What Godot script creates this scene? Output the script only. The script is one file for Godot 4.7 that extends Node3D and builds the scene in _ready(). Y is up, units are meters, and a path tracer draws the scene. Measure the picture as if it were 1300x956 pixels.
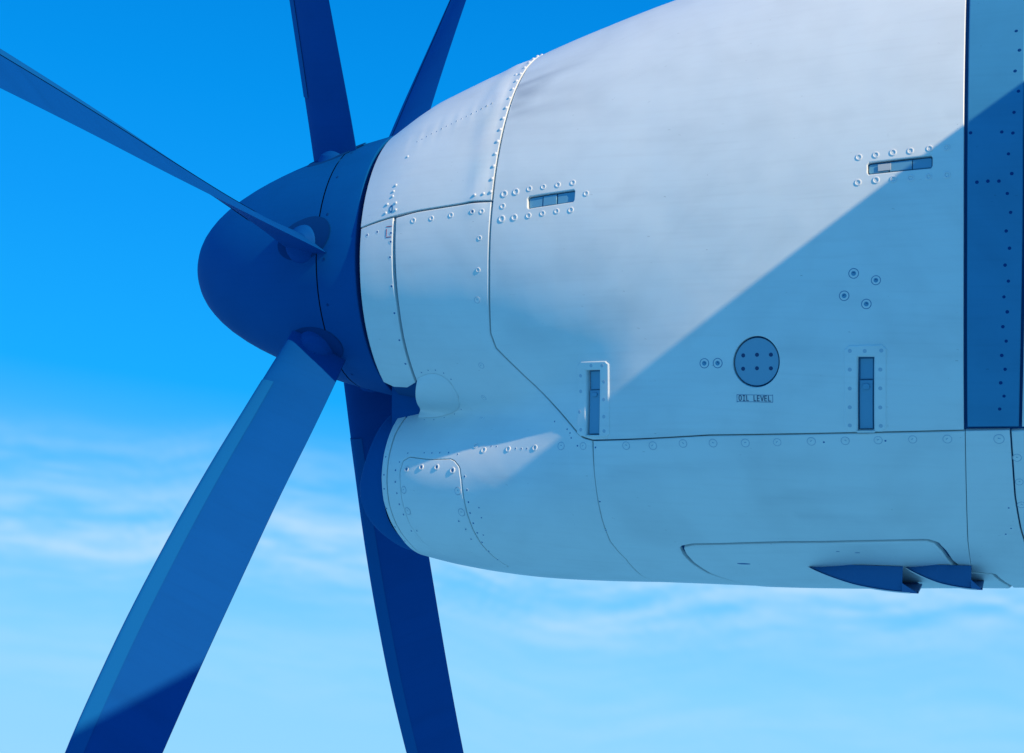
extends Node3D

# ------------------------------------------------------------------ frame of the aeroplane
# x runs aft along the engine, y up through the aeroplane, z inboard towards the cabin; the whole aeroplane flies in a bank.
const BANK := 16.5
var bank := Basis(Vector3.RIGHT, deg_to_rad(BANK))

# Cross-sections of the nacelle at stations along x: an upper lobe (engine) and a lower lobe (intake), melted together.
const ST := [-0.060, 0.0, 0.1, 0.2, 0.350, 0.5, 0.7, 1.0, 1.4, 2.0, 2.8, 3.6]
const TU := [0.315, 0.350, 0.412, 0.456, 0.512, 0.565, 0.627, 0.7, 0.760, 0.785, 0.740, 0.620]
const BU := [-0.345, -0.350, -0.370, -0.405, -0.475, -0.560, -0.655, -0.708, -0.716, -0.680, -0.600, -0.400]
const WU := [0.325, 0.350, 0.376, 0.398, 0.430, 0.460, 0.495, 0.535, 0.570, 0.590, 0.550, 0.420]
const TL := [-0.335, -0.332, -0.325, -0.305, -0.255, -0.170, -0.020, 0.140, 0.240, 0.250, 0.150, 0.050]
const BL := [-0.700, -0.710, -0.731, -0.746, -0.759, -0.762, -0.757, -0.741, -0.714, -0.690, -0.600, -0.400]
const WL := [0.190, 0.215, 0.268, 0.312, 0.368, 0.418, 0.468, 0.518, 0.555, 0.570, 0.530, 0.400]
const KK := [0.010, 0.020, 0.040, 0.055, 0.070, 0.1, 0.130, 0.120, 0.1, 0.1, 0.1, 0.1]
const YC := -.34
const WS := .6            # metres per radian of the unrolled skin

var M := {}
var noise := FastNoiseLite.new()
var names := {}
var rng := RandomNumberGenerator.new()

# ------------------------------------------------------------------ skin of the nacelle
func skin_radius(x: float, ph: float) -> float:
	x = clampf(x, -.06, 3.6)
	var i := 0
	while i < 10 and x >= ST[i + 1]: i += 1
	var i0 := maxi(i - 1, 0)
	var i2 := mini(i + 2, 11)
	var h: float = ST[i + 1] - ST[i]
	var t: float = (x - ST[i]) / h
	var t2 := t * t
	var t3 := t2 * t
	var a0 := 2 * t3 - 3 * t2 + 1
	var b0: float = (t3 - 2 * t2 + t) * h / (ST[i + 1] - ST[i0])
	var a1 := -2 * t3 + 3 * t2
	var b1: float = (t3 - t2) * h / (ST[i2] - ST[i])
	var v := []
	for T in [TU, BU, WU, TL, BL, WL, KK]:
		v.append(a0 * T[i] + b0 * (T[i + 1] - T[i0]) + a1 * T[i + 1] + b1 * (T[i2] - T[i]))
	var c := cos(ph)
	var s := sin(ph)
	var a := lobe(v[0], v[1], v[2], c, s)
	var b := lobe(v[3], v[4], v[5], c, s)
	var k: float = v[6]
	var m := clampf(.5 + .5 * (a - b) / k, 0, 1)
	return b + (a - b) * m + k * m * (1 - m)

func lobe(top: float, bot: float, w: float, c: float, s: float) -> float:
	var cy := (top + bot) / 2
	var hh := (top - bot) / 2
	var dy := YC - cy
	var A := (c / w) * (c / w) + (s / hh) * (s / hh)
	var B := dy * s / (hh * hh)
	var C := (dy / hh) * (dy / hh) - 1
	return (-B + sqrt(maxf(B * B - A * C, 0))) / A

# grime that has run aft from latches, hatches and joints (a multiplier of the paint's colour)
const RUNS := [[.60, .10, .34, .012, .10], [1.33, .24, .20, .010, .08], [.60, -.40, .45, .010, .10], [.62, -.47, .60, .016, .08], [.95, -.52, .50, .020, .09], [1.02, -.56, .38, .012, .10], [.28, -.50, .30, .009, .09], [.36, .28, .50, .020, .06], [.37, .37, .42, .016, .09], [.37, .33, .22, .010, .10], [.13, -.02, .2, .012, .05], [1.0, -.22, .35, .018, .05], [.80, -.10, .5, .03, .04], [.36, -.06, .35, .02, .05]]
# darker streaks in the paint colour, starting at the hoop joint: x, y, length, y at the end, half width, depth
const DARK_STREAKS := [[.376, .400, .19, .452, .0065, .36], [.376, .386, .10, .402, .008, .30], [.376, .371, .085, .384, .007, .30], [.376, .347, .06, .362, .010, .28], [.372, .319, .28, .347, .012, .12], [.376, .43, .22, .485, .010, .10]]
func stains_and_streaks(p: Vector3) -> Color:
	var d := 0.0
	for r in RUNS:
		var t: float = (p.x - r[0]) / r[2]
		if t < 0 or t > 1: continue
		var wob: float = r[1] + .05 * t * r[2] + noise.get_noise_2d(p.x * 6 + r[1] * 40, 3) * .012
		d += r[4] * exp(-pow((p.y - wob) / (r[3] * (.6 + .8 * t)), 2)) * pow(1 - t, .8) * smoothstep(0, .04, t)
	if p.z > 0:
		for r in DARK_STREAKS:
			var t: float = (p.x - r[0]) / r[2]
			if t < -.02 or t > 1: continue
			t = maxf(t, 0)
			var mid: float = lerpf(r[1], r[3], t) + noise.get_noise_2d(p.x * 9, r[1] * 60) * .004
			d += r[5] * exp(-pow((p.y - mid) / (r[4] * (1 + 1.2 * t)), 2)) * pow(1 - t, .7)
	d += .05 * smoothstep(.1, .6, noise.get_noise_3d(p.x * 3, p.y * 5, 40 + p.z))
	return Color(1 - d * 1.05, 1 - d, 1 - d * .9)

# dents, quilting between rivets and stress ripples of the thin metal, in metres
func dents(x: float, ph: float) -> float:
	var d := noise.get_noise_3d(x * 5.0, ph * 3.4, 0) * .0007 + noise.get_noise_3d(x * 14.0, ph * 9.0, 7) * .00022
	var deg := rad_to_deg(ph)
	if deg > 46 and deg < 92 and x < .345 and x > .1:
		var e := exp(-pow((x - .318) / .022, 2))
		d += e * (.0020 + .0008 * cos((deg - 48.9) / 1.93 * TAU))
		d += .0005 * exp(-pow((x - .118) / .03, 2)) * cos(deg * 2.2)
		d += .0007 * exp(-pow((deg - 66 - 6 * (x - .2)) / 2.2, 2)) * (1 + .6 * cos(x * 190))
	return d

func at_skin(x: float, deg: float, h := 0.0) -> Array:      # [point, normal] on the skin, h metres proud of it
	var ph := deg_to_rad(deg)
	var e := .0025
	var p := raw(x, ph)
	var n := (raw(x, ph + e) - raw(x, ph - e)).cross(raw(x + e, ph) - raw(x - e, ph)).normalized()
	if n.dot(Vector3(0, sin(ph), cos(ph))) < 0: n = -n
	return [p + n * h, n]

func raw(x: float, ph: float) -> Vector3:
	var r := skin_radius(x, ph) + dents(x, ph)
	return Vector3(x, YC + r * sin(ph), r * cos(ph))

func uw(x: float, deg: float) -> Vector2: return Vector2(x, deg_to_rad(deg) * WS)
func on(p: Vector2, h: float) -> Array: return at_skin(p.x, rad_to_deg(p.y / WS), h)

# ------------------------------------------------------------------ mesh helpers
class Mesher:
	var v := PackedVector3Array()
	var n := PackedVector3Array()
	var c := PackedColorArray()
	func tri(a: Vector3, b: Vector3, c: Vector3, na: Vector3, nb: Vector3, nc: Vector3) -> void:
		if (b - a).cross(c - a).dot(na + nb + nc) > 0:
			v.append_array([a, c, b]); n.append_array([na, nc, nb])
		else:
			v.append_array([a, b, c]); n.append_array([na, nb, nc])
	func flat_quad(a: Vector3, b: Vector3, c: Vector3, d: Vector3, out: Vector3) -> void:
		var f := (b - a).cross(c - a)
		if f.length() < 1e-12: f = (c - a).cross(d - a)
		f = f.normalized()
		if f.dot(out) < 0: f = -f
		tri(a, b, c, f, f, f); tri(a, c, d, f, f, f)
	func quad(a, b, c, d) -> void:          # each [point, normal]
		tri(a[0], b[0], c[0], a[1], b[1], c[1]); tri(a[0], c[0], d[0], a[1], c[1], d[1])
	func mesh(into: ArrayMesh = null) -> ArrayMesh:
		var m := into if into else ArrayMesh.new()
		var arr := []
		arr.resize(Mesh.ARRAY_MAX)
		arr[Mesh.ARRAY_VERTEX] = v
		arr[Mesh.ARRAY_NORMAL] = n
		if c.size() == v.size(): arr[Mesh.ARRAY_COLOR] = c
		m.add_surface_from_arrays(Mesh.PRIMITIVE_TRIANGLES, arr)
		return m

func numbered(called: String, parent: Node) -> String:
	var key := str(parent.get_instance_id()) + called
	var k: int = names.get(key, 0)
	names[key] = k + 1
	return called if k == 0 else "%s_%03d" % [called, k]

func put(called: String, mesh: Mesh, mats, parent: Node) -> MeshInstance3D:
	var o := MeshInstance3D.new()
	o.name = numbered(called, parent)
	o.mesh = mesh
	if mats is Array:
		for k in mats.size(): o.set_surface_override_material(k, mats[k])
	else:
		o.material_override = mats
	parent.add_child(o, true)
	return o

func thing(called: String, label: String, category: String) -> Node3D:
	var o := Node3D.new()
	o.name = called
	o.transform = Transform3D(bank, Vector3.ZERO)
	o.set_meta("label", label)
	o.set_meta("category", category)
	add_child(o, true)
	return o

func lathe(profile: Array, segs: int) -> Mesher:            # profile of Vector2(radius, height), turned round y
	var m := Mesher.new()
	for i in profile.size() - 1:
		var p: Vector2 = profile[i]
		var q: Vector2 = profile[i + 1]
		var d := (q - p).normalized()
		var nn := Vector2(-d.y, d.x)
		if nn.dot(Vector2(.3, 1)) < 0 and p.y <= q.y: nn = -nn
		for k in segs:
			var a := TAU * k / segs
			var b := TAU * (k + 1) / segs
			var f := func(r: Vector2, t: float) -> Vector3: return Vector3(r.x * cos(t), r.y, r.x * sin(t))
			m.tri(f.call(p, a), f.call(q, a), f.call(q, b), f.call(nn, a), f.call(nn, a), f.call(nn, b))
			if p.x > 1e-6: m.tri(f.call(p, a), f.call(q, b), f.call(p, b), f.call(nn, a), f.call(nn, b), f.call(nn, b))
	return m

# ------------------------------------------------------------------ panels that lie on the skin
func poly(list: Array) -> PackedVector2Array:
	var out := PackedVector2Array()
	for p in list: out.append(uw(p[0], p[1]))
	return out

func shrunk(p: PackedVector2Array, by: float) -> PackedVector2Array:
	var r := Geometry2D.offset_polygon(p, -by, Geometry2D.JOIN_MITER)
	var best: PackedVector2Array = r[0]
	for q in r:
		if q.size() > best.size(): best = q
	return best

func rounded(p: PackedVector2Array, r: float) -> PackedVector2Array:
	var a := Geometry2D.offset_polygon(p, -r, Geometry2D.JOIN_ROUND)
	return Geometry2D.offset_polygon(a[0], r, Geometry2D.JOIN_ROUND)[0]

func dense(p: PackedVector2Array, step: float) -> PackedVector2Array:
	var out := PackedVector2Array()
	for i in p.size():
		var a := p[i]
		var b := p[(i + 1) % p.size()]
		var k := maxi(1, int(ceil(a.distance_to(b) / step)))
		if a.distance_to(b) < 1e-5: continue
		for j in k: out.append(a.lerp(b, float(j) / k))
	if Geometry2D.is_polygon_clockwise(out): out.reverse()
	return out

func inset(p: PackedVector2Array, by: float) -> PackedVector2Array:   # p runs anticlockwise
	var out := PackedVector2Array()
	for i in p.size():
		var a := p[(i + p.size() - 1) % p.size()]
		var b := p[(i + 1) % p.size()]
		var d := (b - a).normalized()
		out.append(p[i] + Vector2(-d.y, d.x) * by)
	return out

func panel_mesh(outline: PackedVector2Array, holes: Array, h: float, deep: float, du: float, ddeg: float, bevel := .0018, step := .012) -> ArrayMesh:
	var m := Mesher.new()
	var out := dense(outline, step)
	var inn := inset(out, bevel)
	var hole_out := []
	var hole_in := []
	for q in holes:
		var d := dense(q, .008)
		hole_out.append(d)
		hole_in.append(inset(d, -bevel))
	var box := Rect2(inn[0], Vector2.ZERO)
	for p in inn: box = box.expand(p)
	var dw := deg_to_rad(ddeg) * WS
	var nu := int(ceil(box.size.x / du))
	var nw := int(ceil(box.size.y / dw))
	var known := {}
	var see := func(p: Vector2) -> Array:
		var key := Vector2i(int(round(p.x * 2e5)), int(round(p.y * 2e5)))
		if not known.has(key): known[key] = on(p, h)
		return known[key]
	for i in nu:
		for j in nw:
			var a := box.position + Vector2(i * du, j * dw)
			var cell := PackedVector2Array([a, a + Vector2(du, 0), a + Vector2(du, dw), a + Vector2(0, dw)])
			var pieces := Geometry2D.intersect_polygons(cell, inn)
			for q in hole_in:
				var next: Array[PackedVector2Array] = []
				for piece in pieces: next.append_array(Geometry2D.clip_polygons(piece, q))
				pieces = next
			for piece in pieces:
				if piece.size() < 3: continue
				var idx := Geometry2D.triangulate_polygon(piece)
				for t in range(0, idx.size(), 3):
					var A: Array = see.call(piece[idx[t]])
					var B: Array = see.call(piece[idx[t + 1]])
					var C: Array = see.call(piece[idx[t + 2]])
					m.tri(A[0], B[0], C[0], A[1], B[1], C[1])
					for q in 3: m.c.append(stains_and_streaks(m.v[m.v.size() - 3 + q]))
	var rims := [[out, inn]]
	for k in hole_out.size(): rims.append([hole_out[k], hole_in[k]])
	for rim in rims:
		var o: PackedVector2Array = rim[0]
		var n: PackedVector2Array = rim[1]
		for i in o.size():
			var j := (i + 1) % o.size()
			var t0 := on(n[i], h)
			var t1 := on(n[j], h)
			var e0 := on(o[i], h - bevel * .8)
			var e1 := on(o[j], h - bevel * .8)
			var away: Vector3 = (e0[0] - t0[0]).normalized()
			m.flat_quad(t0[0], t1[0], e1[0], e0[0], away * .5 + t0[1])
			m.flat_quad(e0[0], e1[0], e1[0] - e1[1] * (h + deep), e0[0] - e0[1] * (h + deep), away)
			for q in 12: m.c.append(Color.WHITE)
	return m.mesh()

func panel(called: String, outline: PackedVector2Array, parent: Node, mat: Material, holes := [], h := 0.0, gap := .004, du := .022, ddeg := 2.0, bevel := .0018) -> MeshInstance3D:
	var p := shrunk(outline, gap / 2) if gap > 0 else outline
	return put(called, panel_mesh(p, holes, h, .012, du, ddeg, bevel), mat, parent)

# a small thing standing on the skin, its y along the normal and its x aft
func stand(o: Node3D, x: float, deg: float, h := 0.0, turn := 0.0) -> Node3D:
	var s := at_skin(x, deg, h)
	var y: Vector3 = s[1]
	var z := Vector3.RIGHT.cross(y).normalized()
	o.transform = Transform3D(Basis(y.cross(z), y, z) * Basis(Vector3.UP, turn), s[0])
	return o

func rivets(list: Array, kind: String, parent: Node, h := 0.0, size := 1.0) -> void:
	for p in list:
		var o := put({"ring": "screw", "flush": "screw", "faint": "screw", "dome": "rivet", "dot": "flush_rivet", "dark": "flush_rivet"}[kind], M[kind + "_mesh"], M[kind + "_mats"], parent)
		stand(o, p[0], p[1], h, rng.randf() * 1.5)
		o.scale = Vector3.ONE * size * rng.randf_range(.94, 1.06)

func spread(line: Array, count: int) -> Array:              # evenly spaced places along a line on the skin
	var total := 0.0
	for i in line.size() - 1: total += uw(line[i][0], line[i][1]).distance_to(uw(line[i + 1][0], line[i + 1][1]))
	var out := []
	for k in count:
		var want := total * k / maxf(count - 1, 1)
		for i in line.size() - 1:
			var d := uw(line[i][0], line[i][1]).distance_to(uw(line[i + 1][0], line[i + 1][1]))
			if want <= d + 1e-6 or i == line.size() - 2:
				var t := want / d
				out.append([lerpf(line[i][0], line[i + 1][0], t), lerpf(line[i][1], line[i + 1][1], t)])
				break
			want -= d
	return out

# ------------------------------------------------------------------ sky and materials
func make_sky() -> ImageTexture:
	var w := 2048
	var hh := 1024
	var im := Image.create(w, hh, false, Image.FORMAT_RGBF)
	var f := FastNoiseLite.new()
	f.seed = 11; f.frequency = 1.0; f.fractal_octaves = 5; f.fractal_gain = .55
	var g := FastNoiseLite.new()
	g.seed = 4; g.frequency = 1.0; g.fractal_octaves = 3
	var stops := [[0.0, Color(.30, .66, .97)], [4.5, Color(.235, .63, .985)], [9.0, Color(.12, .535, .99)], [14.0, Color(.010, .40, .98)], [20.0, Color(.005, .325, .92)], [25.0, Color(.0015, .28, .83)], [30.0, Color(.0008, .235, .74)], [50.0, Color(.001, .215, .69)], [90.0, Color(.001, .18, .61)]]
	for y in hh:
		var el := 90.0 - (y + .5) / hh * 180.0
		if el < 0:
			im.fill_rect(Rect2i(0, y, w, hh - y), Color(.095, .345, .63))
			break
		var k := 0
		while k < stops.size() - 2 and el > stops[k + 1][0]: k += 1
		var t: float = (el - stops[k][0]) / (stops[k + 1][0] - stops[k][0])
		var base: Color = stops[k][1].lerp(stops[k + 1][1], clampf(t, 0, 1))
		for x in w:
			var az := (x + .5) / w * TAU
			var c := base
			if el < 24:
				var p := Vector3(cos(az), 0, sin(az))
				var wob := g.get_noise_3d(p.x * 2.2, 3, p.z * 2.2) * 1.6
				var e := el + wob
				var streak := f.get_noise_3d(p.x * 3.2, e * .55, p.z * 3.2) * .5 + .5
				var fine := f.get_noise_3d(p.x * 15, e * 2.2 + 20 + wob * 1.5, p.z * 15) * .5 + .5
				var band := .85 * exp(-pow((e - 8.4) / 1.7, 2)) + .26 * exp(-pow((e - 11.2) / .9, 2)) + .22 * exp(-pow((e - 4) / 1.6, 2))
				var a := clampf(band * smoothstep(.30, .86, streak * .64 + fine * .44) * 1.15, 0, .8)
				c = c.lerp(Color(.54, .76, .98), a)
			im.set_pixel(x, y, c)
	return ImageTexture.create_from_image(im)

func skin_texture() -> ImageTexture:       # wind-blown grime: streaks that run aft, faint blotches and specks
	var w := 1024
	var h := 1024
	var im := Image.create(w, h, false, Image.FORMAT_RGB8)
	var f := FastNoiseLite.new()
	f.seed = 3; f.frequency = 1.0; f.fractal_octaves = 4
	var s := FastNoiseLite.new()
	s.seed = 8; s.frequency = 1.0; s.fractal_octaves = 3
	for y in h:
		for x in w:
			var a := TAU * x / w
			var b := TAU * y / h
			var blot := f.get_noise_3d(cos(a) * 1.1 + sin(b) * .9, sin(a) * 1.1, cos(b) * 1.6)
			var streak := s.get_noise_3d(cos(a) * .8 + 5, sin(a) * .8 + cos(b) * 14, sin(b) * 14)
			var k := 1.0 - .05 * maxf(0, blot + .15) - .026 * maxf(0, streak)
			im.set_pixel(x, y, Color(k * .992, k * .997, k))
	var r := RandomNumberGenerator.new()
	r.seed = 5
	for i in 90:
		var p := Vector2i(r.randi_range(4, w - 8), r.randi_range(4, h - 4))
		var d := r.randf_range(.74, .9)
		for q in r.randi_range(1, 5): im.set_pixel(p.x + q, p.y + (q / 3 if i % 3 == 0 else 0), Color(d, d, d))
	return ImageTexture.create_from_image(im)

func paint(col: Color, rough: float, grimy := true) -> StandardMaterial3D:
	var m := StandardMaterial3D.new()
	m.albedo_color = col.linear_to_srgb()
	m.roughness = rough
	m.metallic_specular = .5
	if grimy:
		m.albedo_texture = M.grime
		m.uv1_triplanar = true
		m.uv1_scale = Vector3(.9, .9, .9)
	return m

func make_materials() -> void:
	M.grime = skin_texture()
	M.white = paint(Color(.82, .84, .815), .44)
	M.ring_white = paint(Color(.76, .77, .77), .34, false)
	M.stripe = paint(Color(.06, .28, .47), .42)
	M.dark = paint(Color(.015, .10, .26), .7, false)
	M.navy = paint(Color(.002, .098, .32), .6)
	M.blade = paint(Color(.002, .078, .30), .6)
	M.boot = paint(Color(.004, .11, .33), .7, false)
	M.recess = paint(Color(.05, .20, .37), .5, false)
	M.faint = paint(Color(.44, .54, .62), .45, false)
	M.lever = paint(Color(.12, .34, .50), .42, false)
	M.worn = paint(Color(.50, .52, .53), .4, false)
	M.glass = paint(Color(.19, .39, .52), .28, false)
	M.ink = paint(Color(.004, .05, .15), .6, false)
	M.red = paint(Color(.35, .05, .12), .5, false)
	M.scoop = paint(Color(.01, .13, .33), .45, false)
	M.rubber = paint(Color(.002, .055, .20), .8, false)
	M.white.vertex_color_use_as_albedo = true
	M.stripe.vertex_color_use_as_albedo = true
	for k in ["navy", "blade", "boot", "dark", "stripe", "rubber"]: M[k].metallic_specular = .12
	# fasteners, shared by all copies
	var ring := lathe([Vector2(.0076, -.0004), Vector2(.0072, .0008), Vector2(.0060, .0014), Vector2(.0047, .0013), Vector2(.0037, .0002)], 16).mesh()
	lathe([Vector2(.0037, .0002), Vector2(.0030, -.0003), Vector2(0, -.0002)], 16).mesh(ring)
	M.ring_mesh = ring
	M.ring_mats = [M.ring_white, M.recess]
	var flush := lathe([Vector2(.0105, -.0002), Vector2(.0102, .0004), Vector2(.0092, .0004), Vector2(.0089, -.0002)], 18).mesh()
	var disc := lathe([Vector2(.0088, -.0001), Vector2(.0084, .0005), Vector2(.0050, .0005)], 18)
	disc.mesh(flush)
	var mid := lathe([Vector2(.0050, .0005), Vector2(.0046, .0002), Vector2(0, .0003)], 14)
	mid.mesh(flush)
	var cross := Mesher.new()
	for k in 2:
		var a := Vector3(.0028, .0006, 0).rotated(Vector3.UP, k * PI / 2)
		var b := Vector3(0, 0, .0009).rotated(Vector3.UP, k * PI / 2)
		var up := Vector3.UP * .00012 * k
		cross.flat_quad(a + b + up, a - b + up, -a - b + up, -a + b + up, Vector3.UP)
	cross.mesh(flush)
	M.flush_mesh = flush
	M.flush_mats = [M.recess, M.white, M.lever, M.ink]
	M.faint_mesh = flush
	M.faint_mats = [M.faint, M.white, M.white, M.lever]
	M.dome_mesh = lathe([Vector2(.0042, -.0003), Vector2(.0040, .0012), Vector2(.0031, .0024), Vector2(.0017, .0031), Vector2(0, .0032)], 12).mesh()
	M.dome_mats = [M.ring_white]
	var dot := lathe([Vector2(.0048, -.0002), Vector2(.0044, .0003), Vector2(.0026, .0003)], 12).mesh()
	lathe([Vector2(.0026, .0003), Vector2(0, .0004)], 12).mesh(dot)
	M.dot_mesh = dot
	M.dot_mats = [M.white, M.scoop]
	var plain := lathe([Vector2(.0042, -.0002), Vector2(.0036, .0005), Vector2(0, .0006)], 12).mesh()
	M.plain_mesh = plain
	M.dark_mesh = plain
	M.dark_mats = [M.rubber]

# ------------------------------------------------------------------ the scene
func _ready() -> void:
	rng.seed = 21
	noise.seed = 2; noise.frequency = 1.0; noise.fractal_octaves = 2
	# camera: in the cabin, abeam of the engine and looking a little forward
	var cam := Camera3D.new()
	cam.name = "camera"
	cam.fov = 2 * rad_to_deg(atan(478.0 / 1940.0))
	cam.near = .05
	cam.far = 20000
	cam.transform = Transform3D(bank, Vector3.ZERO) * Transform3D(Basis(Vector3.UP, deg_to_rad(18.5)), Vector3(1.4758, -.2674, 3.6187))
	add_child(cam)
	cam.current = true
	var world := WorldEnvironment.new()
	world.name = "world"
	var env := Environment.new()
	env.background_mode = Environment.BG_SKY
	var sky := Sky.new()
	var pan := PanoramaSkyMaterial.new()
	pan.panorama = make_sky()
	sky.sky_material = pan
	env.sky = sky
	env.tonemap_mode = Environment.TONE_MAPPER_LINEAR
	env.tonemap_exposure = 1.05
	env.sdfgi_enabled = true
	env.ssao_enabled = true
	env.ssil_enabled = true
	world.environment = env
	add_child(world)
	var sun := DirectionalLight3D.new()
	sun.name = "sun"
	sun.light_color = Color(1.0, .90, .74)
	sun.light_energy = 1.4
	sun.light_angular_distance = .5
	sun.shadow_enabled = true
	var towards := bank * Vector3(.77, .559, .325)
	sun.transform = Transform3D(Basis.looking_at(-towards, Vector3.UP), Vector3.ZERO)
	add_child(sun)
	make_materials()
	build_wing()
	var nacelle := thing("engine_nacelle", "pale painted engine cowling with riveted panels, oil level window and chin air intake", "engine nacelle")
	build_body(nacelle)
	build_panels(nacelle)
	build_propeller()

func build_wing() -> void:
	# the high wing whose leading edge runs out over the nacelle, aft of the picture
	var root := thing("aircraft_wing", "pale high wing behind the engine cowling that throws the slanting shadow on it", "wing")
	var chord := 2.5
	var pts := []
	for k in 40:
		var t := TAU * k / 40
		var x := .5 + .5 * cos(t)
		var th := 5 * .17 * (.2969 * sqrt(x) - .126 * x - .3516 * x * x + .2843 * x * x * x - .1036 * pow(x, 4))
		pts.append(Vector2(2.02 + chord * x, (th if t < PI else -th) * chord + .10 * chord * x * (1 - x)))
	var most := -99.0
	for p in pts: most = maxf(most, -.588 * p.x + .81 * p.y)
	var lift := (-.627 - most) / .81
	for part in [["wing_skin", 5, 39, M.white], ["leading_edge_boot", 15, 25, M.boot]]:
		var m := Mesher.new()
		for k in 40:
			var inside: bool = k >= 15 and k < 25
			if (part[0] == "leading_edge_boot") != inside: continue
			var a: Vector2 = pts[k] + Vector2(0, lift)
			var b: Vector2 = pts[(k + 1) % 40] + Vector2(0, lift)
			var d := (b - a).normalized()
			var n := Vector3(d.y, -d.x, 0)
			m.flat_quad(Vector3(a.x, a.y, 5), Vector3(b.x, b.y, 5), Vector3(b.x, b.y, -9), Vector3(a.x, a.y, -9), n)
		if part[0] == "wing_skin":
			for z in [5.0, -9.0]:
				for k in range(1, 39):
					var q := [pts[0], pts[k], pts[k + 1]]
					var v3 := []
					for p in q: v3.append(Vector3(p.x, p.y + lift, z))
					var nz := Vector3(0, 0, signf(z))
					m.tri(v3[0], v3[1], v3[2], nz, nz, nz)
		put(part[0], m.mesh(), part[3], root)

func build_body(root: Node3D) -> void:
	# what lies under the panels and shows dark in every joint
	var m := Mesher.new()
	var xs := []
	var x := .014
	while x < 3.6:
		xs.append(x)
		x += .02 if x < .3 else .06
	xs.append(3.6)
	var rings := []
	for q in xs:
		var ring := []
		for k in 180: ring.append(at_skin(q, 2.0 * k - 90, -.0125))
		rings.append(ring)
	for i in rings.size() - 1:
		for k in 180:
			var l := (k + 1) % 180
			m.quad(rings[i][k], rings[i + 1][k], rings[i + 1][l], rings[i][l])
	for e in [[rings[0], Vector3.LEFT, .014], [rings[-1], Vector3.RIGHT, 3.6]]:
		var mid := Vector3(e[2], YC, 0)
		for k in 180: m.tri(mid, e[0][k][0], e[0][(k + 1) % 180][0], e[1], e[1], e[1])
	put("inner_frame", m.mesh(), M.dark, root)
	# black rubber boot round the lip of the chin intake
	var b := Mesher.new()
	var loops := []
	for s in [[.012, -.004], [-.3, -.001], [-.72, -.003], [-.92, -.009], [-1.0, -.018], [-.93, -.028], [-.6, -.036], [.3, -.046], [2.0, -.05], [2.0, -.16]]:
		var loop := []
		for k in 72:
			var t := TAU * k / 72
			var y: float = -.529 + (.184 + s[1]) * sin(t)
			var reach: float = .068 * (1 - .75 * pow(clampf(-sin(t), 0, 1), 2)) * (1.0 if sin(t) < 0 else 1 - .35 * sin(t))
			var lip: float = .016 + (.03 * pow(clampf(-sin(t), 0, 1), 3) - .012 * exp(-pow((sin(t) + .4) / .4, 2)))
			loop.append(Vector3(lip + s[0] * (reach + lip * .5), y, (.212 + s[1]) * cos(t)))
		loops.append(loop)
	for i in loops.size() - 1:
		for k in 72:
			var l := (k + 1) % 72
			var mid := Vector3(.05 if i < 6 else -9.0, -.534, 0)
			var p := []
			for c in [[i, k], [i + 1, k], [i + 1, l], [i, l]]:
				var a: Vector3 = loops[c[0]][c[1]]
				var du: Vector3 = loops[mini(c[0] + 1, loops.size() - 1)][c[1]] - loops[maxi(c[0] - 1, 0)][c[1]]
				var dv: Vector3 = loops[c[0]][(c[1] + 1) % 72] - loops[c[0]][(c[1] + 71) % 72]
				var n := du.cross(dv).normalized()
				p.append([a, n])
			var sgn := 1.0 if p[0][1].dot(p[0][0] - Vector3(.03, -.534, 0)) > 0 or i > 0 else -1.0
			for c in p: c[1] *= sgn
			b.quad(p[0], p[1], p[2], p[3])
	put("intake_lip_boot", b.mesh(), M.boot, root)

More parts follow.
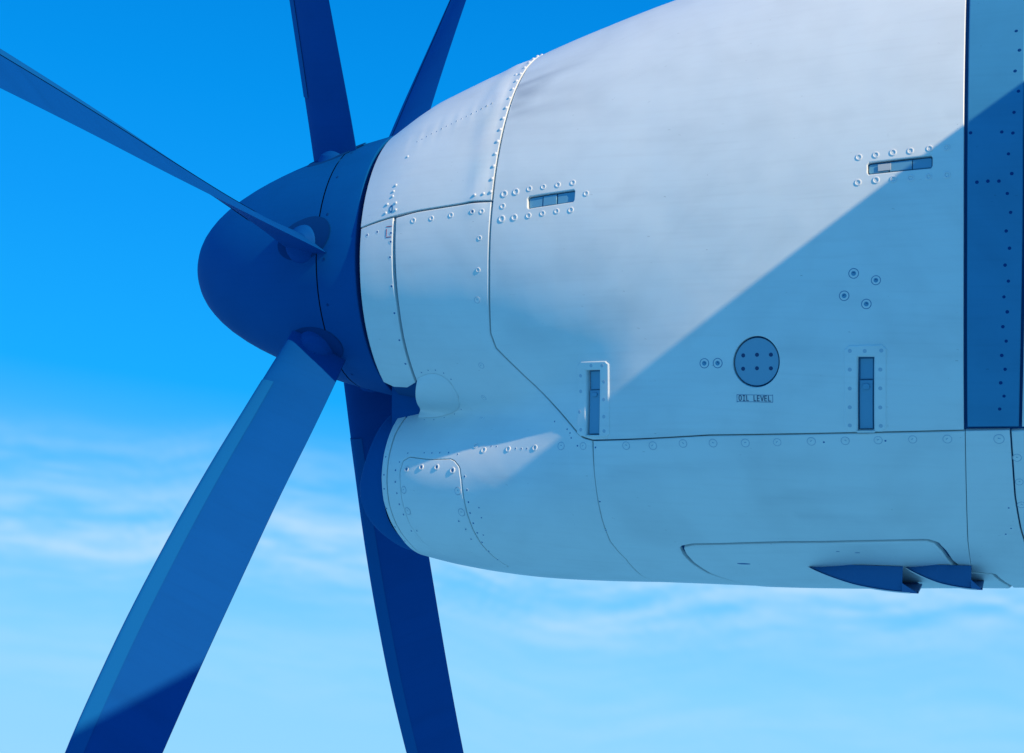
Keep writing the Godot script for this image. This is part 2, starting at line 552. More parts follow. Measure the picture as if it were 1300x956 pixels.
func build_panels(root: Node3D) -> void:
	var seam_a := [[.380, 90], [.376, 80], [.373, 74], [.3697, 67.85], [.3659, 60.60], [.3622, 53.54], [.3595, 47.58]]
	var seam_b := [[.0060, 50.70], [.0569, 50.41], [.1010, 50.10], [.1654, 49.61], [.2279, 49.02], [.3003, 48.32], [.3595, 47.58]]
	var ring_edge := [[.0400, -7.00], [.0262, -19.91], [.0226, -29.59], [.0222, -38.30], [.0253, -47.11], [.0356, -55.36], [.0536, -64.69], [.062, -75], [.066, -90]]
	var low_seam := [[.5971, -8.27], [.6000, -17.01], [.6018, -22.53], [.6056, -31.31], [.6118, -39.87], [.6331, -48.81], [.6484, -66.01], [.67, -90]]
	var mirror := func(l: Array) -> Array:
		var o := []
		for p in l: o.append([p[0], 180 - p[1]])
		o.reverse()
		return o
	# upper front cowl, over the top to the far side
	var l1 := seam_b.duplicate(); l1.pop_back()
	var half := seam_a.duplicate(); half.reverse()
	var far := mirror.call(half); far.pop_front()
	var farb := mirror.call(seam_b); farb.pop_front()
	var upper := panel("upper_front_panel", poly(l1 + half + far + farb), root, M.white, [], .001, .0030, .012, 1.6, .0008)
	rivets(spread([[.3559, 49.10], [.3566, 56.36], [.3589, 60.39], [.3618, 66.13], [.364, 72.2], [.369, 77.5], [.371, 84]], 17), "dome", upper, .001)
	rivets([[.352, 73.6], [.3154, 49.21], [.3374, 49.10], [.1140, 61.79], [.0970, 56.30], [.0930, 55.20], [.0930, 54.20], [.0800, 53.01], [.1040, 52.60], [.1060, 51.20], [.0779, 51.41]], "dome", upper, .001, .85)
	for k in 16: rivets([[.13 + k * .0125, 64.6 + k * .14]], "dot", upper, .001, .62)
	var port := put("drain_port", lathe([Vector2(.0066, -.0003), Vector2(.006, .0012), Vector2(.0042, .0008), Vector2(.0036, -.0002), Vector2(0, -.0002)], 16).mesh(), M.scoop, root)
	stand(port, .093, 51.75, .001)
	port.scale = Vector3(.8, 1, 1.5)
	# strip behind the spinner
	var strip := panel("rim_strip", poly([[.0060, 50.70], [.0569, 50.41], [.1020, 50.10], [.1020, 40.00], [.1040, 32.99], [.1030, 25.99], [.1030, 18.99], [.1020, 13.50], [.0697, 12.03], [.0299, 13.02], [.0060, 15.50], [.0060, 30.00]]), root, M.white, [], 0, .003, .02, 2)
	rivets([[.0280, 48.60], [.0569, 48.41], [.0960, 47.20], [.0960, 45.60], [.0945, 42.80], [.0950, 37.41], [.0950, 32.11], [.0950, 26.21], [.0939, 20.11]], "dot", strip)
	panel("rim_strip", poly([[.006, 129.3], [.006, 165], [.03, 167], [.07, 168], [.102, 166.5], [.104, 147], [.102, 129.9]]), root, M.white, [], 0, .003, .04, 4)
	# ring round the intake lip
	var ring_front := [[.0137, -7.64], [.0076, -18.95], [.0039, -29.43], [.0034, -38.17], [.0065, -46.98], [.0172, -55.18], [.0323, -63.43], [.042, -75], [.047, -90]]
	var rb := ring_front.duplicate(); rb.reverse()
	var rest := mirror.call(ring_edge); rest.pop_front()
	var restb := mirror.call(ring_front); restb.pop_front()
	# (the far half runs on past -90 degrees)
	var lip := []
	lip.append_array(ring_edge)
	for k in range(ring_edge.size() - 2, -1, -1): lip.append([ring_edge[k][0], -180 - ring_edge[k][1]])
	for p in ring_front: lip.append([p[0], -180 - p[1]])
	for k in range(ring_front.size() - 2, -1, -1): lip.append(ring_front[k])
	var ring := panel("intake_ring", poly(lip), root, M.white, [], 0, .003, .012, 2.0, .001)
	rivets([[.0134, -30.08], [.0134, -36.66], [.0140, -41.86], [.0154, -49.62], [.0288, -57.10], [.0410, -64.53]], "dot", ring, 0, .8)
	# hatch on the side of the chin intake
	var hatch_line := rounded(poly([[.0650, -32.15], [.0722, -27.91], [.0910, -25.55], [.1530, -23.72], [.2229, -21.00], [.2458, -22.73], [.2538, -26.45], [.2589, -31.50], [.2639, -36.55], [.2718, -42.63], [.2837, -49.12], [.3004, -55.38], [.3268, -63.24], [.1779, -66.78], [.1116, -58.93], [.0837, -50.51], [.0712, -41.51]]), .012)
	var hatch := panel("intake_hatch", hatch_line, root, M.white, [], .0006, .002, .02, 2.0)
	rivets([[.0876, -29.86], [.1329, -27.03], [.1796, -25.11], [.2270, -24.40]], "ring", hatch, .001, 1.05)
	rivets([[.0806, -37.35], [.0875, -44.72], [.2439, -30.05], [.2501, -36.81]], "faint", hatch, .0008, .9)
	rivets([[.2531, -43.04], [.2600, -47.08], [.1020, -52.35], [.2384, -40.47]], "dot", hatch, .0008, .8)
	# side of the front cowl, from the spinner down round the intake
	var left := [[.1060, 49.89], [.1070, 39.99], [.1081, 32.99], [.1071, 25.99], [.1071, 18.99], [.1061, 12.99], [.0848, 8.02], [.0745, 2.01], [.0569, -4.37]]
	var right := [[.670, -90], [.6484, -66.01], [.6331, -48.81], [.6118, -39.87], [.6056, -31.31], [.6018, -22.53], [.6000, -17.01], [.5971, -8.27], [.5745, -7.74], [.5590, -6.60], [.4873, 1.99], [.3924, 14.58], [.3556, 19.37], [.3462, 23.08], [.3488, 27.09], [.3543, 34.65], [.3568, 41.62], [.3595, 47.58], [.3003, 48.32], [.2279, 49.02], [.1654, 49.61]]
	var side := panel("front_side_panel", poly(left + ring_edge + right), root, M.white, [Geometry2D.offset_polygon(hatch_line, .0012)[0]], 0, .0036, .016, 1.6)
	rivets([[.1564, 48.12], [.2048, 47.54], [.2561, 47.07], [.3115, 46.49], [.3355, 46.17], [.3318, 41.73], [.3271, 36.19]], "ring", side, 0, .85)
	rivets([[.3204, 30.65], [.3087, 15.54], [.2927, 4.66], [.2799, -5.29]], "faint", side, 0, .72)
	rivets([[.2837, -15.24], [.3086, -15.93], [.3773, -14.01], [.4502, -12.19]], "ring", side, 0, 1.0)
	rivets([[.0508, -32.50], [.0520, -36.49], [.0569, -40.19], [.0618, -44.01], [.0703, -47.52], [.0827, -54.08], [.2627, -25.06], [.2698, -28.91], [.2727, -32.55], [.2737, -36.18], [.2777, -39.73], [.2826, -43.37], [.2876, -47.43], [.2955, -51.81], [.3073, -56.95]], "dot", side, 0, .9)
	rivets([[.0608, -29.00], [.0832, -24.70], [.1342, -22.35], [.1576, -21.48], [.1811, -20.56], [.2078, -19.60], [.2357, -19.20], [.3004, -33.43], [.3033, -36.78], [.3280, -14.28], [.3431, -14.05], [.3986, -13.37], [.4138, -13.15], [.4290, -12.82], [.4979, -3.77], [.5324, -5.77], [.5436, -8.13], [.5598, -10.12], [.5401, -6.80], [.2975, -43.74]], "dot", side, 0, .7)
	rivets([[.5182, -10.68], [.5737, -10.03]], "faint", side, 0, .85)
	# fairing over the notch between engine and intake
	build_fairing(root)
	# red index mark across the seam
	for s in [[.090, 48.55, .016, .0016], [.083, 47.6, .0016, .017], [.090, 46.6, .016, .0016]]:
		var mark := BoxMesh.new()
		mark.size = Vector3(s[2], .0006, s[3])
		stand(put("red_index_mark", mark, M.red, root), s[0], s[1], .0004)

	# the big side door with its latches and the oil level window
	var latch_a := rounded(poly([[.4473, 46.71], [.5613, 46.06], [.5605, 44.07], [.4489, 44.64]]), .003)
	var latch_b := rounded(poly([[1.1846, 42.32], [1.3092, 42.19], [1.3092, 40.52], [1.1847, 40.70]]), .003)
	var slot_a := poly([[.5820, 11.04], [.6151, 10.83], [.6136, -6.63], [.5818, -6.92]])
	var slot_b := poly([[1.1674, 11.32], [1.1993, 11.24], [1.1970, -3.72], [1.1649, -3.82]])
	var oil := PackedVector2Array()
	for k in 48: oil.append(uw(.9635 + .0485 * cos(TAU * k / 48), 10.8 + 5.35 * sin(TAU * k / 48)))
	var door_line := [[.374, 95.5]]
	for p in seam_a: door_line.append([p[0] + .0005, p[1]])
	door_line.append_array([[.3568, 41.62], [.3543, 34.65], [.3488, 27.09], [.3462, 23.08], [.3556, 19.37], [.3924, 14.58], [.4873, 1.99], [.5590, -6.60], [.5745, -7.74], [.5971, -8.27], [.8607, -5.57], [1.3691, -3.45], [1.3695, 30.68], [1.369, 95.5]])
	door_line[0] = [.382, 95.5]
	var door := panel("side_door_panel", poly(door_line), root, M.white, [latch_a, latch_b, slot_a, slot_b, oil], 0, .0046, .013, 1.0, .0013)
	rivets([[.3894, 48.19], [.4183, 48.01], [.3866, 44.04], [.4176, 43.75]], "ring", door, 0, 1.12)
	rivets([[.4512, 47.94], [.4850, 47.68], [.5197, 47.44], [.5553, 47.21], [.5881, 44.96], [.3875, 46.17], [.4525, 43.48], [.4863, 43.32], [.5200, 43.17], [.5537, 42.84]], "ring", door, 0, .92)
	rivets([[1.1676, 43.21], [1.2007, 43.18], [1.2338, 43.19], [1.2670, 43.10], [1.3032, 43.10], [1.3353, 42.99], [1.1666, 39.82], [1.2017, 39.84], [1.2349, 39.65], [1.2680, 39.56], [1.3021, 39.47], [1.3363, 39.47]], "ring", door, 0, .95)
	rivets([[1.1593, 26.42], [1.2025, 25.03], [1.1409, 22.71], [1.1841, 21.04], [.8543, 10.95], [.8829, 10.87]], "flush", door, 0, .98)
	latch("latch", latch_a, [[0.0, .30], [.32, .60], [.6224, 1.00]], root, false)
	latch("latch", latch_b, [[0.0, .32], [.34, .68], [.6918, 1.00]], root, true)
	for s in [[[.5598, 13.58], [.6380, 12.87], [.6386, -7.07], [.5587, -7.42], slot_a, [[.5679, 9.78], [.5676, 5.36], [.565, -.6], [.5693, -5.58], [.5949, 12.20], [.6220, 11.90], [.6260, 7.66], [.6260, 2.94], [.6264, -1.66], [.6269, -5.50]]],
			[[1.1416, 13.56], [1.2233, 13.59], [1.2211, -3.84], [1.1388, -3.92], slot_b, [[1.1521, 8.89], [1.1515, 5.13], [1.1508, 1.30], [1.1500, -2.54], [1.1525, 12.49], [1.1814, 12.40], [1.2132, 12.42], [1.2110, 8.81], [1.2106, 5.14], [1.2099, 1.30], [1.2102, -2.55]]]]:
		var frame_line := rounded(poly([s[0], s[1], s[2], s[3]]), .009)
		var frame := put("latch_plate", panel_mesh(frame_line, [Geometry2D.offset_polygon(s[4], .0008)[0]], .0026, .0, .014, 1.2, .0022), M.white, root)
		for p in s[5]:
			var o := put("screw", M.plain_mesh, M.faint, frame)
			stand(o, p[0], p[1], .0024, 0)
			o.scale = Vector3(1.05, .8, 1.05)
		slot_lever(s[4], root)
	# oil level window
	var small := PackedVector2Array()
	for k in 48: small.append(uw(.9635 + .0455 * cos(TAU * k / 48), 10.8 + 5.0 * sin(TAU * k / 48)))
	var pane := put("oil_level_window", panel_mesh(small, [], -.0040, .012, .02, 2.0, .001), M.glass, root)
	for p in [[.9356, 12.29], [.9644, 12.31], [.9931, 12.22], [.9353, 9.46], [.9641, 9.49], [.9929, 9.40]]:
		stand(put("rivet", M.plain_mesh, M.ink, pane), p[0], p[1], -.0038)
	var text := TextMesh.new()
	var font := SystemFont.new()
	font.font_weight = 700
	font.font_names = PackedStringArray(["Droid Sans Mono", "Droid Sans"])
	text.font = font
	text.text = "OIL LEVEL"
	text.font_size = 32
	text.pixel_size = .0168 / 32
	text.depth = .0006
	var word := put("oil_level_lettering", text, M.ink, root)
	var box := text.get_aabb()
	stand(word, .9600, 3.05, .0007)
	word.transform = word.transform * Transform3D(Basis(Vector3.RIGHT, -PI / 2).scaled_local(Vector3(.0665 / box.size.x, .0115 / box.size.y, 1)), Vector3.ZERO)
	for s in [[.9600, 3.82, .074, .0008], [.9600, 2.30, .074, .0008], [.923, 3.05, .0008, .0158], [.997, 3.05, .0008, .0158]]:
		var line := BoxMesh.new()
		line.size = Vector3(s[2], .0004, s[3])
		stand(put("lettering_border", line, M.recess, root), s[0], s[1], .0003)

	# lower cowl, cut out for the exhaust panel
	var exhaust := rounded(poly([[.7681, -40.80], [.7974, -39.42], [1.0032, -36.91], [1.2890, -34.82], [1.3082, -36.13], [1.3224, -40.12], [1.3337, -45.31], [1.3590, -52.28], [1.4179, -54.45], [1.45, -70], [1.46, -92], [.96, -92], [.8628, -67.86], [.8081, -57.67], [.7802, -49.41], [.7701, -44.47]]), .010)
	var cut := Geometry2D.offset_polygon(exhaust, .0015)[0]
	var low1 := poly([[.5971, -8.27], [.8607, -5.57], [1.3705, -3.45], [1.3700, -35.18], [1.3769, -59.33], [1.3814, -90]] + mirror_none(low_seam))
	var lower := panel("lower_cowl_panel", biggest(Geometry2D.clip_polygons(low1, cut)), root, M.white, [], 0, .0032, .02, 1.8)
	rivets([[.6769, -8.99], [.7377, -8.62], [.8044, -7.74], [.8692, -7.38], [.9371, -7.12], [1.0030, -6.73], [1.0721, -6.35], [1.1394, -6.06], [1.2038, -5.78], [1.2701, -5.48], [1.3357, -5.29]], "faint", lower, 0, .85)
	rivets([[.6043, -10.08], [.6063, -25.26], [.6082, -34.99], [1.0972, -6.47], [1.2179, -5.89]], "dot", lower, 0, .75)
	var low2 := poly([[1.3694, -3.45], [1.4518, -3.14], [1.4548, -8.76], [1.4597, -19.07], [1.4699, -29.57], [1.4780, -35.37], [1.4903, -51.64], [1.50, -90], [1.3803, -90], [1.3745, -59.33], [1.3689, -35.18]])
	var lower2 := panel("lower_rear_panel", biggest(Geometry2D.clip_polygons(low2, cut)), root, M.white, [], 0.0, .0014, .02, 1.8, .0006)
	rivets([[1.4315, -5.10]], "faint", lower2, 0, .95)
	rivets([[1.4486, -22.55], [1.4424, -31.85], [1.4526, -29.55]], "dot", lower2, 0, .75)
	var ex := panel("exhaust_panel", exhaust, root, M.white, [], .0016, .012, .02, 1.8, .003)
	for s in [[.897, -48.7, .032], [1.145, -41, .012], [1.105, -40.5, .009]]:
		var slit := put("vent_slit", lathe([Vector2(.5, -.0003), Vector2(.46, .0004), Vector2(0, .0005)], 16).mesh(), M.scoop, ex)
		stand(slit, s[0], s[1], .0013)
		slit.scale = Vector3(s[2], 1, s[2] * .22)
	vent_scoop(root, 1.033, 1.268, -.679, .042)
	vent_scoop(root, 1.238, 1.396, -.672, .036)
	# dark blue band and the cowling behind it
	var band := panel("dark_blue_band", poly([[1.3722, -2.80], [1.3725, 30.68], [1.373, 95.5], [1.486, 95.5], [1.4810, 60.80], [1.4765, 42.86], [1.4755, 30.67], [1.4720, 12.01], [1.4690, -2.61]]), root, M.stripe, [], -.0008, .0028, .022, 2)
	var dots := [[1.3795, 44.50], [1.4368, 44.18], [1.3916, 38.15], [1.4117, 38.15], [1.4318, 38.04]]
	for k in 23: dots.append([(1.462 if k % 2 else 1.455) - .022 * k / 22.0 + (.008 if k < 5 else 0.0), 56.5 - 2.52 * k])
	rivets(dots, "dark", band, -.0008, .8)
	panel("rear_upper_panel", poly([[1.4720, -2.61], [1.4750, 12.01], [1.4790, 30.67], [1.4800, 42.85], [1.4840, 60.80], [1.489, 95.5], [3.55, 95.5], [3.55, -2]]), root, M.white, [], 0, .003, .08, 5)
	var tail := panel("rear_lower_panel", poly([[1.4528, -3.25], [1.4558, -8.76], [1.4607, -19.07], [1.4709, -29.57], [1.4790, -35.37], [1.4913, -51.64], [1.501, -90], [3.55, -90], [3.55, -2.6], [1.4730, -3.14]]), root, M.white, [], 0, .003, .06, 3)
	rivets([[1.4644, -9.21], [1.4684, -15.13], [1.4725, -21.52]], "faint", tail, 0, .8)
	# far side, out of sight
	panel("far_side_panel", poly([[.386, 96], [3.55, 96], [3.55, 269.5], [.07, 269.5], [.06, 246], [.035, 229], [.022, 211], [.042, 188], [.085, 180], [.106, 166], [.106, 130.4], [.361, 132.4], [.368, 115], [.378, 104]]), root, M.white, [], 0, .003, .06, 4)

func mirror_none(l: Array) -> Array:
	var o := l.duplicate()
	o.reverse()
	o.pop_back()
	for k in o.size(): o[k] = [o[k][0] - .0020, o[k][1]]      # a tight joint
	return o

func biggest(list: Array) -> PackedVector2Array:
	var best: PackedVector2Array = list[0]
	for q in list:
		if q.size() > best.size(): best = q
	return best

func latch(called: String, line: PackedVector2Array, cuts: Array, root: Node3D, worn: bool) -> void:
	# a recess with a three-piece handle lying in it
	var lo := line[0]
	var hi := line[0]
	for p in line:
		lo = lo.min(p); hi = hi.max(p)
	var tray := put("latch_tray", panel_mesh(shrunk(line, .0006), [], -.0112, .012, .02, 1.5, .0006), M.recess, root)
	for k in cuts.size():
		var a: float = lerpf(lo.x, hi.x, cuts[k][0])
		var b: float = lerpf(lo.x, hi.x, cuts[k][1])
		var piece := Geometry2D.intersect_polygons(shrunk(line, .0022), PackedVector2Array([Vector2(a, lo.y - 1), Vector2(b, lo.y - 1), Vector2(b, hi.y + 1), Vector2(a, hi.y + 1)]))
		put("handle_plate", panel_mesh(piece[0], [], -.0065 + .0012 * (k % 2), .01, .02, 1.5, .0008), M.lever, tray)
	if worn:
		var patch := Geometry2D.intersect_polygons(shrunk(line, .004), PackedVector2Array([Vector2(lo.x + .022, lo.y - 1), Vector2(lo.x + .046, lo.y - 1), Vector2(lo.x + .044, hi.y + 1), Vector2(lo.x + .018, hi.y + 1)]))
		put("worn_patch", panel_mesh(patch[0], [], -.0030, .004, .02, 1.5, .0004), M.worn, tray)

func slot_lever(line: PackedVector2Array, root: Node3D) -> void:
	var lo := line[0]
	var hi := line[0]
	for p in line:
		lo = lo.min(p); hi = hi.max(p)
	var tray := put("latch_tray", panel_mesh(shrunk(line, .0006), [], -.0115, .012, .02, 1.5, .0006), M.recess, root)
	var mid := lerpf(lo.y, hi.y, .70)
	for s in [[lo.y, mid - .001, -.0050], [mid + .001, hi.y - .004, -.0085]]:
		var piece := Geometry2D.intersect_polygons(shrunk(line, .0035), PackedVector2Array([Vector2(lo.x - 1, s[0]), Vector2(hi.x + 1, s[0]), Vector2(hi.x + 1, s[1]), Vector2(lo.x - 1, s[1])]))
		put("handle_plate", panel_mesh(piece[0], [], s[2], .01, .02, 1.5, .0010), M.lever, tray)
	var c := Vector2((lo.x + hi.x) / 2, mid - .014)
	var hook := put("finger_tab", panel_mesh(rounded(PackedVector2Array([c + Vector2(-.007, -.006), c + Vector2(.007, -.006), c + Vector2(.007, .006), c + Vector2(-.007, .006)]), .003), [], -.0018, .004, .02, 1.5, .0008), M.worn if false else M.lever, tray)
	hook.name = "finger_tab"

func build_fairing(root: Node3D) -> void:
	# a half teardrop, blunt in front
	var m := Mesher.new()
	var rings := []
	for i in 15:
		var t := i / 14.0
		var ring := []
		for k in 29:
			var v := -cos(PI * k / 28.0)
			var deg := 2.4 + 3.6 * t + 12.6 * v * sqrt(maxf(0.0, 1 - pow(t, 2.4)))
			var q: Vector3 = at_skin(.096 + .122 * t + .020 * v * (1 - t), deg)[0]
			ring.append(q + Vector3(-.010 * (1 - t) * (1 - v * v), 0, .030 * pow(maxf(0.0, 1 - v * v), .85) * pow(1 - t * t, .8) + .0008))
		rings.append(ring)
	for i in 14:
		for k in 28:
			var p := []
			for c in [[i, k], [i + 1, k], [i + 1, k + 1], [i, k + 1]]:
				var du: Vector3 = rings[mini(c[0] + 1, 14)][c[1]] - rings[maxi(c[0] - 1, 0)][c[1]]
				var dv: Vector3 = rings[c[0]][mini(c[1] + 1, 28)] - rings[c[0]][maxi(c[1] - 1, 0)]
				var n := du.cross(dv).normalized()
				if n.length() < .5: n = Vector3(.5, 0, .86)
				if n.z < 0: n = -n
				p.append([rings[c[0]][c[1]], n])
			m.quad(p[0], p[1], p[2], p[3])
	var back := Vector3(.096, -.325, .12)
	for k in 28: m.tri(back, rings[0][k], rings[0][k + 1], Vector3.LEFT, Vector3.LEFT, Vector3.LEFT)
	var o := put("notch_fairing", m.mesh(), M.white, root)
	for t in [.15, .35, .55, .75, .9]:
		for sd in [-1, 1]: rivets([[.096 + .128 * t + .020 * sd * (1 - t), 2.4 + 3.6 * t + sd * (1.2 + 12.6 * sqrt(1 - pow(t, 2.4)))]], "dot", o, .0003, .6)
	var filler := BoxMesh.new()  # navy block added to stand in for the hub shadow in the notch
	filler.size = Vector3(.085, .13, .27)
	var plate := put("notch_shade_block", filler, M.navy, root)
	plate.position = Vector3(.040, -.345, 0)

func vent_scoop(root: Node3D, x0: float, x1: float, y0: float, drop: float) -> void:
	# a curved louvre that hangs under the belly and opens aft
	var m := Mesher.new()
	var z0 := .19
	var z1 := .337
	var n := 14
	var top := []
	var low := []
	for i in n + 1:
		var t := float(i) / n
		var x := lerpf(x0, x1, t)
		low.append(Vector2(x, y0 - drop * (1 - pow(1 - t, 2.0))))
		top.append(Vector2(x, y0 + .010))
	var cheek := func(t: float) -> float: return .285 + (z1 - .285) * pow(minf(1.0, t * 2.2), .7) - .015 * t
	for i in n:
		var t := float(i) / n
		var za: float = cheek.call(t)
		var zb: float = cheek.call(t + 1.0 / n)
		var a := Vector3(low[i].x, low[i].y, za)
		var b := Vector3(low[i + 1].x, low[i + 1].y, zb)
		# near cheek, bottom with thickness, far cheek
		var keep := i < n - 2
		var tall := 0.0 if keep else .020
		var ta := Vector3(top[i].x, top[i].y if keep else low[i].y + .020 - .010 * (i - n + 2), za - (.03 if keep else 0.0))
		var tb := Vector3(top[i + 1].x, top[i + 1].y if keep else low[i + 1].y + .010 - .0095 * (i - n + 2), zb - (.03 if keep else 0.0))
		m.flat_quad(a, b, tb, ta, Vector3(0, 0, 1))
		m.flat_quad(a - Vector3(0, 0, .004), b - Vector3(0, 0, .004), tb - Vector3(0, 0, .004), ta - Vector3(0, 0, .004), Vector3(0, 0, -1))
		m.flat_quad(a, b, Vector3(b.x, b.y, z0), Vector3(a.x, a.y, z0), Vector3(0, -1, 0))
		m.flat_quad(a + Vector3(0, .004, 0), b + Vector3(0, .004, 0), Vector3(b.x, b.y + .004, z0), Vector3(a.x, a.y + .004, z0), Vector3(0, 1, 0))
		m.flat_quad(Vector3(a.x, a.y, z0), Vector3(b.x, b.y, z0), Vector3(tb.x, tb.y, z0), Vector3(ta.x, ta.y, z0), Vector3(0, 0, -1))
	var e := Vector3(low[n].x, low[n].y, cheek.call(1.0))
	m.flat_quad(e, e + Vector3(0, .004, 0), Vector3(e.x, e.y + .004, z0), Vector3(e.x, e.y, z0), Vector3.RIGHT)
	var o := put("vent_scoop", m.mesh(), M.scoop, root)
	var edge := Mesher.new()
	for i in n - 1:
		var a := Vector3(low[i].x, low[i].y - .0006, cheek.call(float(i) / n) + .0006)
		var b := Vector3(low[i + 1].x, low[i + 1].y - .0006, cheek.call((i + 1.0) / n) + .0006)
		edge.flat_quad(a, b, b + Vector3(0, .0022, 0), a + Vector3(0, .0022, 0), Vector3(0, 0, 1))
		edge.flat_quad(a, b, b - Vector3(0, 0, .01), a - Vector3(0, 0, .01), Vector3(0, -1, 0))
	put("scoop_edge", edge.mesh(), M.ring_white, o)

# ------------------------------------------------------------------ propeller
func build_propeller() -> void:
	var root := thing("propeller", "six-bladed dark navy propeller with pointed spinner in front of the pale cowling", "propeller")
	var profile := [[-.595, 0.0], [-.5945, .013], [-.5932, .0267], [-.590, .0470], [-.584, .0667], [-.5754, .0847], [-.5644, .102], [-.5509, .1187], [-.535, .1345], [-.514, .1525], [-.4855, .1729], [-.4461, .1962], [-.4066, .2161], [-.3672, .2334], [-.3277, .249], [-.2882, .2632], [-.2488, .2761], [-.2093, .2881], [-.1698, .2992], [-.125, .3108]]
	var nose := put("spinner", turned(profile, 72), M.navy, root)
	nose.position.y = .012
	var rear := put("spinner_ring", turned([[-.1228, .290], [-.1228, .3092], [-.1214, .3115], [-.09, .3192], [-.05, .328], [-.014, .3362], [-.010, .334], [-.010, .30], [-.010, 0]], 72), M.navy, root)
	rear.position.y = .012
	for k in 18:
		var a := TAU * (k + .5) / 18
		var b := put("spinner_bolt", M.plain_mesh, M.rubber, rear)
		var out := Vector3(-.26, cos(a) * .965, sin(a) * .965).normalized()
		var side := Vector3.RIGHT.cross(out).normalized()
		b.transform = Transform3D(Basis(side.cross(out), out, side).scaled_local(Vector3(.9, .8, .9)), Vector3(-.100, .3170 * cos(a), .3170 * sin(a)))
	put("propeller_shaft", turned([[-.20, .12], [.02, .12]], 24), M.dark, root)
	var proto := blade_mesh(false)
	var boot := blade_mesh(true)
	var shank := lathe([Vector2(.050, .262), Vector2(.050, .288), Vector2(.046, .303), Vector2(.036, .318), Vector2(.020, .328), Vector2(0, .332)], 24).mesh()
	for k in 6:
		var b := put("blade", proto, M.blade, root)
		var al := deg_to_rad([21.0, 80.0, 132.0, 203.0, 260.0, 319.0][k])
		b.transform = Transform3D(Basis(Vector3.RIGHT, al), Vector3(-.165, 0.0, 0))
		# dark rubber seal in the opening of the spinner round the root
		var m := Mesher.new()
		var rows := []
		for q in 3:
			var row := []
			for c in 41:
				var u := TAU * c / 40
				var grow: float = [.02, 1.0, 1.07][q]
				var x := -.165 + .074 * grow * cos(u)
				var t := al + .165 * grow * sin(u) - .030 * cos(u)
				var rr: float = .2992 + (x + .1698) * .277 + [.0016, .0020, -.0004][q]
				row.append([Vector3(x, .012 + rr * cos(t), rr * sin(t)), Vector3(-.26, cos(t), sin(t)).normalized()])
			rows.append(row)
		for q in 2:
			for c in 40: m.quad(rows[q][c], rows[q + 1][c], rows[q + 1][c + 1], rows[q][c + 1])
		put("root_seal", m.mesh(), M.rubber, root)
		put("heated_edge", boot, M.boot, b)
		put("blade_shank", shank, M.blade, b)

func turned(profile: Array, segs: int) -> ArrayMesh:          # [x, radius] turned round the engine's axis
	var m := Mesher.new()
	var nn := []
	for i in profile.size():
		var a: Array = profile[maxi(i - 1, 0)]
		var b: Array = profile[mini(i + 1, profile.size() - 1)]
		nn.append(Vector2(-(b[1] - a[1]), b[0] - a[0]).normalized())
	for i in profile.size() - 1:
		for k in segs:
			var p := []
			for c in [[i, k], [i + 1, k], [i + 1, k + 1], [i, k + 1]]:
				var t: float = TAU * c[1] / segs
				var q: Array = profile[c[0]]
				p.append([Vector3(q[0], q[1] * cos(t), q[1] * sin(t)), Vector3(nn[c[0]].x, nn[c[0]].y * cos(t), nn[c[0]].y * sin(t))])
			m.quad(p[0], p[1], p[2], p[3])
	return m.mesh()

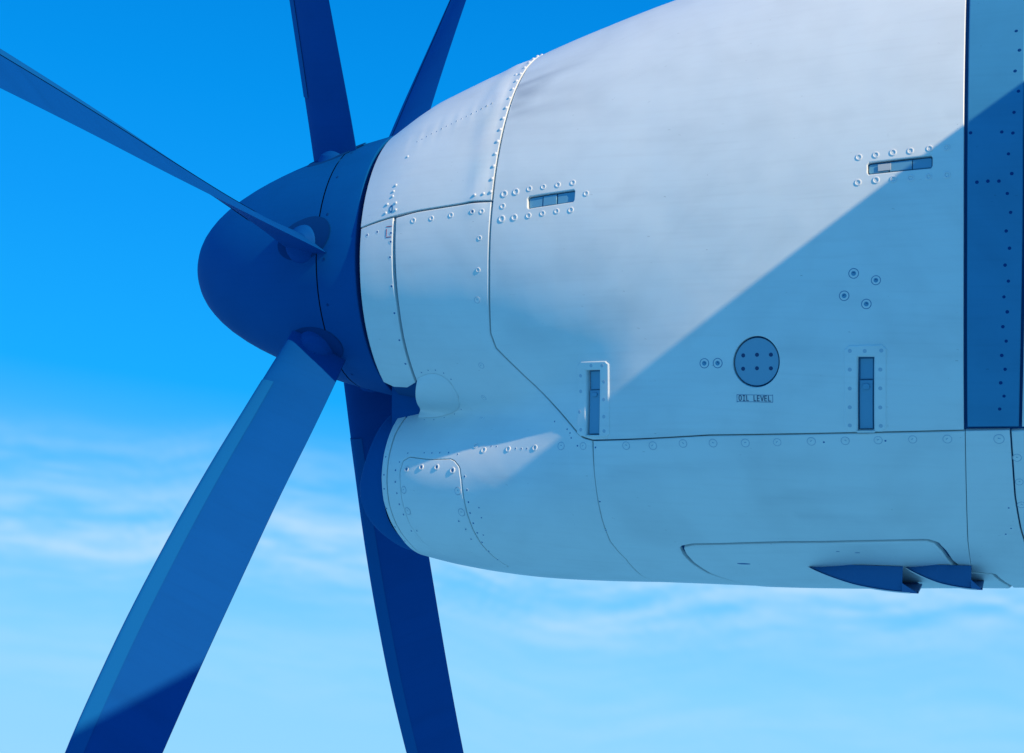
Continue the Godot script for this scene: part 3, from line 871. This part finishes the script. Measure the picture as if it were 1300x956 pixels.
func blade_mesh(edge_only: bool) -> ArrayMesh:
	# radius runs along y, the blade moves towards -z and flies towards -x
	var m := Mesher.new()
	var rows := []
	#          r    chord  pitch thick sweep (of mid-chord, towards the leading edge)
	var st := [[.20, .150, 70, .55, 0], [.31, .155, 68, .42, 0], [.40, .160, 66, .29, .002], [.55, .165, 62, .18, .006], [.75, .170, 57, .12, .012], [1.0, .176, 51, .085, .014], [1.3, .176, 46, .065, .010], [1.6, .165, 41, .055, -.006], [1.8, .140, 38, .05, -.030], [1.91, .105, 36, .05, -.055], [1.955, .062, 35.5, .05, -.072], [1.965, .022, 35.5, .05, -.080]]
	var n := 28
	for i in 45:
		var f := i / 44.0
		var r := lerpf(.20, 1.965, 1 - pow(1 - f, 1.3))
		var j := 0
		while j < st.size() - 2 and r > st[j + 1][0]: j += 1
		var t: float = clampf((r - st[j][0]) / (st[j + 1][0] - st[j][0]), 0, 1)
		var s := []
		for c in 5:
			var p0: float = st[maxi(j - 1, 0)][c]
			var p1: float = st[j][c]
			var p2: float = st[j + 1][c]
			var p3: float = st[mini(j + 2, st.size() - 1)][c]
			s.append(lerpf(p1, p2, t) if c == 0 else cubic_interpolate_in_time(p1, p2, p0, p3, t, st[j + 1][0] - st[j][0], st[maxi(j - 1, 0)][0] - st[j][0], st[mini(j + 2, st.size() - 1)][0] - st[j][0]))
		var be := deg_to_rad(s[2])
		var le := Vector3(-sin(be), 0, -cos(be))
		var nrm := Vector3(-cos(be), 0, sin(be))
		var row := []
		for k in n:
			var a := TAU * k / n
			var x := .5 - .5 * cos(a)                          # 0 at the leading edge
			var th: float = s[3] * (1.49 * sqrt(x) - .63 * x - 1.76 * x * x + 1.42 * x * x * x - .52 * pow(x, 4)) * .68
			var y: float = (th if a < PI else -th) + .10 * x * (1 - x) * (1 - s[3])
			var grow := .0015 if edge_only else 0.0
			row.append(Vector3(0, r, 0) + le * (s[4] + s[1] * (.5 - x)) + nrm * (s[1] * y + grow * (1 if a < PI else -1)) + le * grow)
		rows.append(row)
	for i in 44:
		if edge_only and (i < 5 or i > 36): continue
		for k in n:
			if edge_only and not (k < 4 or k >= n - 4): continue
			var p := []
			for c in [[i, k], [i + 1, k], [i + 1, k + 1], [i, k + 1]]:
				var kk: int = c[1] % n
				var q: Vector3 = rows[c[0]][kk]
				var du: Vector3 = rows[mini(c[0] + 1, 44)][kk] - rows[maxi(c[0] - 1, 0)][kk]
				var dv: Vector3 = rows[c[0]][(kk + 1) % n] - rows[c[0]][(kk + n - 1) % n]
				var nn := du.cross(dv).normalized()
				p.append([q, nn])
			var mid := Vector3.ZERO
			for q in rows[i]: mid += q / n
			if p[0][1].dot(p[0][0] - mid) < 0:
				for c in p: c[1] = -c[1]
			m.quad(p[0], p[1], p[2], p[3])
	var e := Vector3.UP
	if not edge_only:
		for k in n: m.tri(rows[44][0], rows[44][k], rows[44][(k + 1) % n], e, e, e)
	return m.mesh()
